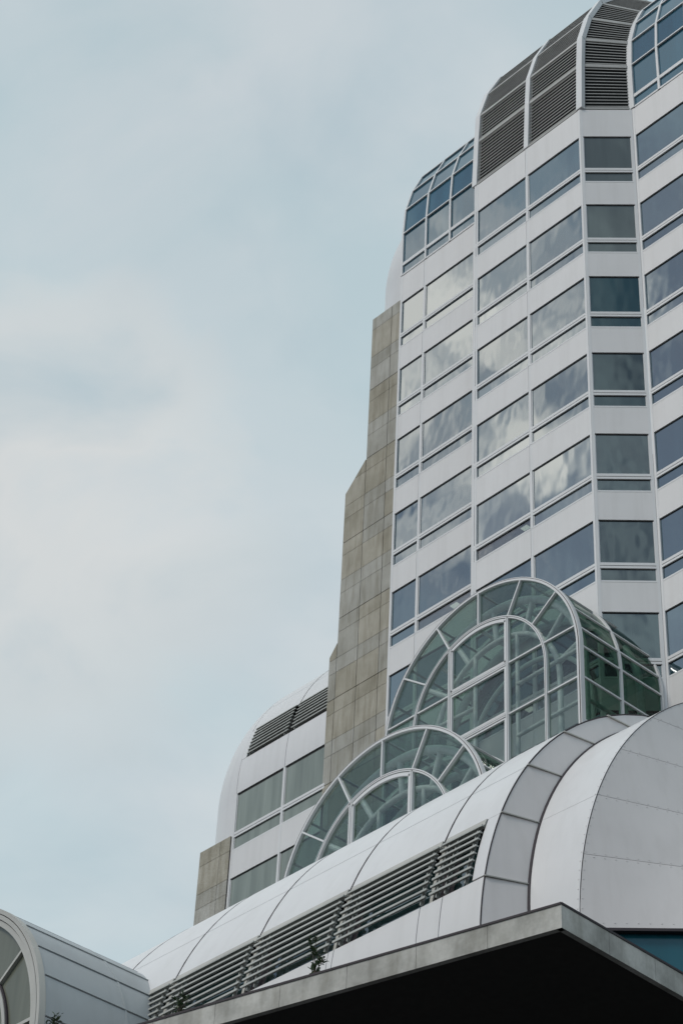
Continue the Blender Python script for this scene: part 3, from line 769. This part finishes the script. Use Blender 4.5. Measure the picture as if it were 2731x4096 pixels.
# ---- end of the barrel: chamfer band, second barrel strip, domed face
def c1n(z):
    f = PH(min(z, ZP + Rc * .9999), ZP); return Vector((XE, YPC - Rc * math.cos(f), z))
C2 = [(21.4, -26.62), (22.0, -26.70), (22.96, -26.79), (24.65, -26.91), (26.17, -26.98), (27.51, -27.03), (28.64, -27.11), (29.9, -27.16)]
def lerp1(tab, z):
    if z <= tab[0][0]: return tab[0][1]
    for (a, u), (c, v) in zip(tab, tab[1:]):
        if z <= c: return u + (v - u) * (z - a) / (c - a)
    return tab[-1][1]
DY = .84
def c2n(z):
    f = PH(min(z, ZP + Rc * .9999), ZP); return Vector((lerp1(C2, z), YPC + DY - Rc * math.cos(f), z))
X3 = -25.4
def c3n(z):
    f = PH(min(z, ZP + Rc * .9999), ZP); return Vector((X3, YPC + DY + .03 - Rc * math.cos(f), z))
AZ = [(21.4, 44), (23.08, 57.5), (24.65, 65.8), (26.11, 71.2), (27.42, 77.5), (28.6, 82), (29.9, 86)]
def c4n(z, Lh=5.0):
    a = R(lerp1(AZ, z)); return c3n(z) + Vector((math.cos(a) * Lh, math.sin(a) * Lh, 0))
def ruled(fa, fb, z0, z1, mt, name, n=14, th=.05, ga=.01, gb=.01, nu=1):
    m = MB(); g = []
    for i in range(n + 1):
        # finer steps near the crown
        z = z0 + (z1 - z0) * i / n
        p = fa(z); q = fb(z); d = (q - p).normalized(); row = []
        p = p + d * ga; q = q - d * gb
        for j in range(nu + 1): row.append(p.lerp(q, j / nu))
        g.append(row)
    def nr(i, j):
        a = Vector(g[min(i + 1, n)][0]) - Vector(g[max(i - 1, 0)][0]); b_ = Vector(g[i][-1]) - Vector(g[i][0])
        v = b_.cross(a); v.normalize(); return v
    m.sheet(g, th, nr); return m.build(name, mt, pod)
def v0(f, z): p = f(21.5); return Vector((p.x, p.y, z))
zz = [21.5, 22.93, 24.6, 26.12, 27.5, 28.63, 29.3, 29.86]
for a, c in zip(zz, zz[1:]): ruled(c1n, c2n, a + .018, c - .018, 'grey', 'chamfer_panel', ga=.018, gb=.02)
for z in zz[1:-2]:
    m = MB(); m.bar(c1n(z) + Vector((.02, -.0, 0)), c2n(z), .03, .012, (0, -.6, 1)); m.build('joint_strip', 'beige', pod)
z3 = [21.5, 24.65, 27.45, 29.86]
for a, c in zip(z3, z3[1:]): ruled(c2n, c3n, a + .004, c - .004, 'roofwhite', 'roof_panel', ga=.02, gb=.006)
z4 = [21.4, 23.08, 24.65, 26.11, 27.42, 28.6, 29.86]
for a, c in zip(z4, z4[1:]): ruled(c3n, c4n, a + .005, c - .005, 'grey', 'dome_panel', ga=.008, gb=0, n=16, nu=6)
# vertical skirts below
m = MB(); p1, p2 = c1n(21.5), c2n(21.5)
m.hexa([(p1.x + .01, p1.y, CZ), (p2.x - .02, p2.y, CZ), (p2.x - .02, p2.y + .05, CZ), (p1.x + .01, p1.y + .05, CZ), (p1.x + .01, p1.y, 21.49), (p2.x - .02, p2.y, 21.49), (p2.x - .02, p2.y + .05, 21.49), (p1.x + .01, p1.y + .05, 21.49)]); m.build('base_panel', 'grey', pod)
m = MB(); m.box(p2.x + .02, X3 - .01, c3n(21.5).y, c3n(21.5).y + .05, CZ, 21.49); m.build('base_panel', 'roofwhite', pod)
# dark core behind chamfer and strip, dark edge trims
def edgebar(fn, name, w_, off, z0=21.5, z1=29.8, n=30, mt='seam'):
    m = MB(); pts = [fn(z0 + (z1 - z0) * i / n) + off for i in range(n + 1)]
    m.tube(pts, w_, 6); return m.build(name, mt, pod)
edgebar(c1n, 'edge_trim', .018, Vector((0, .02, 0))); edgebar(c2n, 'edge_trim', .042, Vector((.01, .01, 0))); edgebar(c3n, 'edge_trim', .010, Vector((0, .012, 0)))
m = MB(); n = 20; g = []
for i in range(n + 1):
    z = 21.0 + (29.8 - 21.0) * i / n; zc_ = max(z, 21.5)
    a = c1n(zc_) + Vector((0, .12, 0)); b_ = c2n(zc_) + Vector((0, .12, 0)); c_ = c3n(zc_) + Vector((-.1, .12, 0))
    g.append([Vector((v.x, v.y, z)) for v in (a, b_, c_)])
m.sheet(g, 0, None, smooth=False); m.build('roof_backing', 'seam', pod)
# rivets along the dome sheets
m = MB()
def rivet(p, nrm, r=.012):
    nrm = nrm.normalized(); a = nrm.cross(Vector((0, 0, 1))).normalized(); b_ = nrm.cross(a)
    m.add([p + nrm * .008 + (a * math.cos(R(60 * k)) + b_ * math.sin(R(60 * k))) * r for k in range(6)] + [p - nrm * .01 + (a * math.cos(R(60 * k)) + b_ * math.sin(R(60 * k))) * r for k in range(6)], [tuple(range(6)), *[(k, (k + 1) % 6, 6 + (k + 1) % 6, 6 + k) for k in range(6)]])
for z in (21.4 + .06, 23.08, 24.65, 26.11, 27.42):
    for s in range(1, 22):
        for dz in ((.05,) if z < 22 else (.05, -.05)):
            zq = z + dz; d = (c4n(zq) - c3n(zq)).normalized(); rivet(c3n(zq) + d * (s * .22), Vector((d.y, -d.x, .3)))
for i in range(34):
    z = 21.6 + i * .22; d = (c4n(z) - c3n(z)).normalized(); rivet(c3n(z) + d * .05, Vector((d.y, -d.x, .3)))
    rivet(c3n(z) - Vector((.05, 0, 0)), Vector((0, -1, .3)))
m.build('rivet_rows', 'grey', pod)
# teal glass wall under the dome edge
a = R(44); d = Vector((math.cos(a), math.sin(a), 0)); nn = Vector((d.y, -d.x, 0)); p = c3n(21.4) - nn * .14
m = MB(); q = p + d * 5
m.hexa([p + Vector((0, 0, -2.6)), q + Vector((0, 0, -2.6)), q - nn * .1 + Vector((0, 0, -2.6)), p - nn * .1 + Vector((0, 0, -2.6)), p - Vector((0, 0, .0)), q - Vector((0, 0, .0)), q - nn * .1, p - nn * .1]); m.build('glass_wall', 'teal', pod)
m = MB(); p = c3n(21.4); q = p + d * 5; m.bar(p - nn * .05 + Vector((0, 0, -.03)), q - nn * .05 + Vector((0, 0, -.03)), .06, .03); m.build('edge_trim', 'seam', pod)
# unseen back wall added to keep light out under the canopy, and podium walls
m = MB(); m.box(-34, -26, 33.2, 33.5, GZ, CZ - .4); m.box(-55, -37.6, YPC - Rc + .35, 40, GZ, ZP); m.box(-37.5, -26, 33.6, 44, GZ, ZP - .5)
m.build('wall', 'void', pod)

# ================================================================== TUNNEL HALL (bottom left)
tun = thing('vaulted_hall', 'grey metal barrel vault with arched glazed end, left of the white roof', 'building', (XC, 26, GZ))
ZU = 21.97; YF = 24.7
ribsY = [24.86, 27.15, 29.9, 33]
angs = [-12, 5.5, 20, 32.7, 45.5, 62, 80, 100, 118, 134.5, 147.3, 160, 174.5, 192]
for y0, y1 in zip(ribsY, ribsY[1:]):
    for a, c in zip(angs, angs[1:]):
        m = MB(); g = []; nseg = 6
        for i in range(nseg + 1):
            t_ = a + (c - a) * i / nseg; ga = .12
            t_ = min(max(t_, a + ga), c - ga)
            if t_ < 0: g.append([(XC + 4.36, y0 + .012, ZU + 4.36 * math.sin(R(t_))), (XC + 4.36, y1 - .012, ZU + 4.36 * math.sin(R(t_)))])
            elif t_ > 180: g.append([(XC - 4.36, y0 + .012, ZU + 4.36 * math.sin(R(t_))), (XC - 4.36, y1 - .012, ZU + 4.36 * math.sin(R(t_)))])
            else: g.append([pol(4.36, t_, y0 + .012, ZU), pol(4.36, t_, y1 - .012, ZU)])
        m.sheet(g, .04, lambda i, j: (Vector((g[i][j][0] - XC, 0, g[i][j][2] - ZU))).normalized()); m.build('roof_panel', 'tunnel', tun)
m = MB(); g = [[pol(4.29, -2 + 184 * i / 40, 24.9, ZU), pol(4.29, -2 + 184 * i / 40, 34, ZU)] for i in range(41)]; m.sheet(g, .02, lambda i, j: Vector((0, 0, 1))); m.build('roof_backing', 'seam', tun)
m = MB()
for s in (-1, 1): m.box(*sorted((XC + s * 4.1, XC + s * 4.33)), 24.9, 34, GZ, ZU - .9)
m.box(XC - 4.1, XC + 4.1, 33.7, 34, GZ, ZU); m.build('wall', 'tunnel', tun)
for y in ribsY[1:3]:
    m = MB(); arch_bar(m, 4.3, 4.375, y - .03, y + .03, ZU, ZU - 3); m.build('roof_rib', 'tunnel', tun)
# paired standing seams
for a in angs[1:-1]:
    m = MB(); p = pol(4.375, a + .35, 24.9, ZU); q = pol(4.375, a + .35, 33.8, ZU); m.bar(p, q, .012, .012, (p - Vector((XC, p.y, ZU)))); m.build('standing_seam', 'tunnel', tun)
m = MB()
arch_bar(m, 4.02, 4.14, YF + .03, YF + .2, ZU, ZU - 4); arch_bar(m, 4.16, 4.26, YF, YF + .2, ZU, ZU - 4); arch_bar(m, 4.28, 4.38, YF, YF + .17, ZU, ZU - 4); arch_bar(m, 4.13, 4.37, YF + .05, YF + .18, ZU, ZU - 4, 1)
m.build('outer_arch_frame', ['beige', 'seam'], tun)
m = MB(); arch_bar(m, RI - .0, RI + .1, YF + .06, YF + .2, ZU, ZU - 4); arch_bar(m, RI + .1, RI + .15, YF + .09, YF + .2, ZU, ZU - 4, 1); m.build('inner_arch_frame', ['beige', 'seam'], tun)
for a in SP:
    m = MB(); m.bar(pol(RI + .1, a, YF + .12, ZU), pol(4.05, a, YF + .12, ZU), .035, .06, (0, 1, 0)); m.build('spoke', 'beige', tun)
for z in (ZU + .45, ZU - 1.5):
    for s in (-1, 1):
        m = MB(); m.box(*sorted((XC + s * (RI + .1), XC + s * 4.05)), YF + .06, YF + .18, z - .04, z + .04); m.build('transom', 'beige', tun)
edge = [-30, ang_at(.45, 4.1)] + SP + [180 - ang_at(.45, 4.1), 210]
for a, c in zip(edge, edge[1:]):
    g = MB(); pts = [pol(RI, a + (c - a) * i / 8, 0, ZU) for i in range(9)] + [pol(4.1, c - (c - a) * i / 8, 0, ZU) for i in range(9)]
    n = len(pts); g.add([(p.x, YF + .14, p.z) for p in pts] + [(p.x, YF + .16, p.z) for p in pts], [tuple(range(n))[::-1], tuple(range(n, 2 * n))]); g.build('pane', 'tunglass', tun)
g = MB(); pts = [pol(RI, 180 * i / 24, 0, ZU) for i in range(25)] + [Vector((XC - RI, 0, ZU - 4)), Vector((XC + RI, 0, ZU - 4))]
n = len(pts); g.add([(p.x, YF + .15, p.z) for p in pts], [tuple(range(n))]); g.build('pane', 'tunglass', tun)
m = MB(); m.box(XC - 4.3, XC + 4.3, YF + .2, YF + .4, GZ, ZU - 3.9); m.build('wall', 'beige', tun)

# ================================================================== CONCRETE CANOPY
can = thing('concrete_canopy', 'stained grey concrete canopy slab with dark underside in the foreground', 'canopy', (-28, 29, GZ))
TH = .47
def ced(X): return 24.88 + .233 * (X + 22.57)
XL = -35.2; XRc = -22.57
top = [(XRc, ced(XRc)), (-22.86, 33.5), (XL, 33.5), (XL, ced(XL))]
def prism(m, poly, z0, z1, mi=0):
    n = len(poly); m.add([(x, y, z0) for x, y in poly] + [(x, y, z1) for x, y in poly], [tuple(range(n))[::-1], tuple(range(n, 2 * n))] + [(i, (i + 1) % n, n + (i + 1) % n, n + i) for i in range(n)], mi)
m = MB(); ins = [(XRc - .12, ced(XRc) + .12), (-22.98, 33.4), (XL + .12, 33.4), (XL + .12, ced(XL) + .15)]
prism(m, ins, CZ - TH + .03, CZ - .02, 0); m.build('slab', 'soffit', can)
# fascia units, separate precast pieces with hairline joints
def fascia(p, q, n, name='fascia', nin=None):
    p = Vector((*p, 0)); q = Vector((*q, 0)); t = (q - p).normalized(); Lg = (q - p).length; inn = Vector((-t.y, t.x, 0))
    if nin is not None and inn.dot(nin) < 0: inn = -inn
    m = MB(); s0 = 0
    for i in range(n):
        s1 = Lg * (i + 1) / n
        a = p + t * (s0 + (.004 if i else 0)); b_ = p + t * (s1 - (.004 if i < n - 1 else 0))
        z0, z1 = CZ - TH, CZ - .03
        m.hexa([a + Vector((0, 0, z0)), b_ + Vector((0, 0, z0)), b_ + inn * .11 + Vector((0, 0, z0)), a + inn * .11 + Vector((0, 0, z0)), a + Vector((0, 0, z1)), b_ + Vector((0, 0, z1)), b_ + inn * .11 + Vector((0, 0, z1)), a + inn * .11 + Vector((0, 0, z1))])
        s0 = s1
    m.build(name, 'concrete', can)
    m = MB(); m.bar(p + t * -.0 + inn * .05 + Vector((0, 0, CZ - .01)), q + inn * .05 + Vector((0, 0, CZ - .01)), .065, .022); m.build('drip_flashing', 'seam', can)
fascia((XL, ced(XL)), (XRc, ced(XRc)), 9, nin=Vector((0, 1, 0)))
fascia((XRc, ced(XRc) + .0), (-22.86, 33.5), 7, nin=Vector((-1, 0, 0)))
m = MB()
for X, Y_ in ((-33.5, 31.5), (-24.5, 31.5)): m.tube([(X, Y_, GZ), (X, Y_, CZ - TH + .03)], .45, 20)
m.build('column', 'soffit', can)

# ================================================================== PLANTS
def shrub(label, x, y, z, h, seed, stems, leafs=26, ls=.1):
    rnd = random.Random(seed)
    t = thing('shrub', label, 'plant', (x, y, z), 'self-seeded shrubs on the canopy edge')
    sm = MB(); lm = MB()
    for (dx, dy, hh) in stems:
        pts = [Vector((x, y, z - .02))]; n = 6
        for i in range(1, n + 1):
            s = i / n; pts.append(Vector((x + dx * s ** 1.3 + rnd.uniform(-.02, .02), y + dy * s + rnd.uniform(-.02, .02), z + hh * s)))
        sm.tube(pts, .011, 6, 0, .35)
        for i in range(leafs):
            s = rnd.random() ** .75; s = .12 + .88 * s if hh < .5 * h else .38 + .62 * s
            k = min(int(s * n), n - 1); c = pts[k].lerp(pts[k + 1], s * n - k)
            a = rnd.uniform(0, 2 * math.pi); el = rnd.uniform(-.2, 1.1); d = Vector((math.cos(a) * math.cos(el), math.sin(a) * math.cos(el), math.sin(el)))
            c = c + d * rnd.uniform(0, .05)
            sd = d.cross(Vector((rnd.uniform(-.5, .5), rnd.uniform(-.5, .5), 1))).normalized(); l = ls * rnd.uniform(.7, 1.25); w_ = l * .2
            nn = sd.cross(d) * l * .1
            lm.add([c, c + d * l * .35 + sd * w_ + nn, c + d * l * .75 + sd * w_ * .8 + nn, c + d * l, c + d * l * .75 - sd * w_ * .8 + nn, c + d * l * .35 - sd * w_ + nn], [(0, 1, 2, 3), (0, 3, 4, 5)])
    sm.build('stem', 'stem', t); lm.build('foliage', 'leaf', t)
    return t
shrub('tallest leafy shrub growing on the concrete edge in front of the louvres', -27.55, ced(-27.55) + .10, CZ, .95, 3, [(.0, 0, .82), (-.22, .03, .84), (.22, 0, .30), (-.1, .02, .2), (.1, 0, .45)], 24)
shrub('small bushy shrub on the concrete edge near the grey vault', -30.55, ced(-30.55) + .12, CZ, .5, 5, [(.1, 0, .38), (-.12, .02, .42), (.25, 0, .30), (.02, 0, .22)], 22)
shrub('dark shrub whose tips show at the bottom of the frame below the grey vault', -33.55, ced(-33.55) + .15, CZ, 1.15, 9, [(0, 0, .86), (-.32, .02, .74), (.14, 0, .78)], 26)
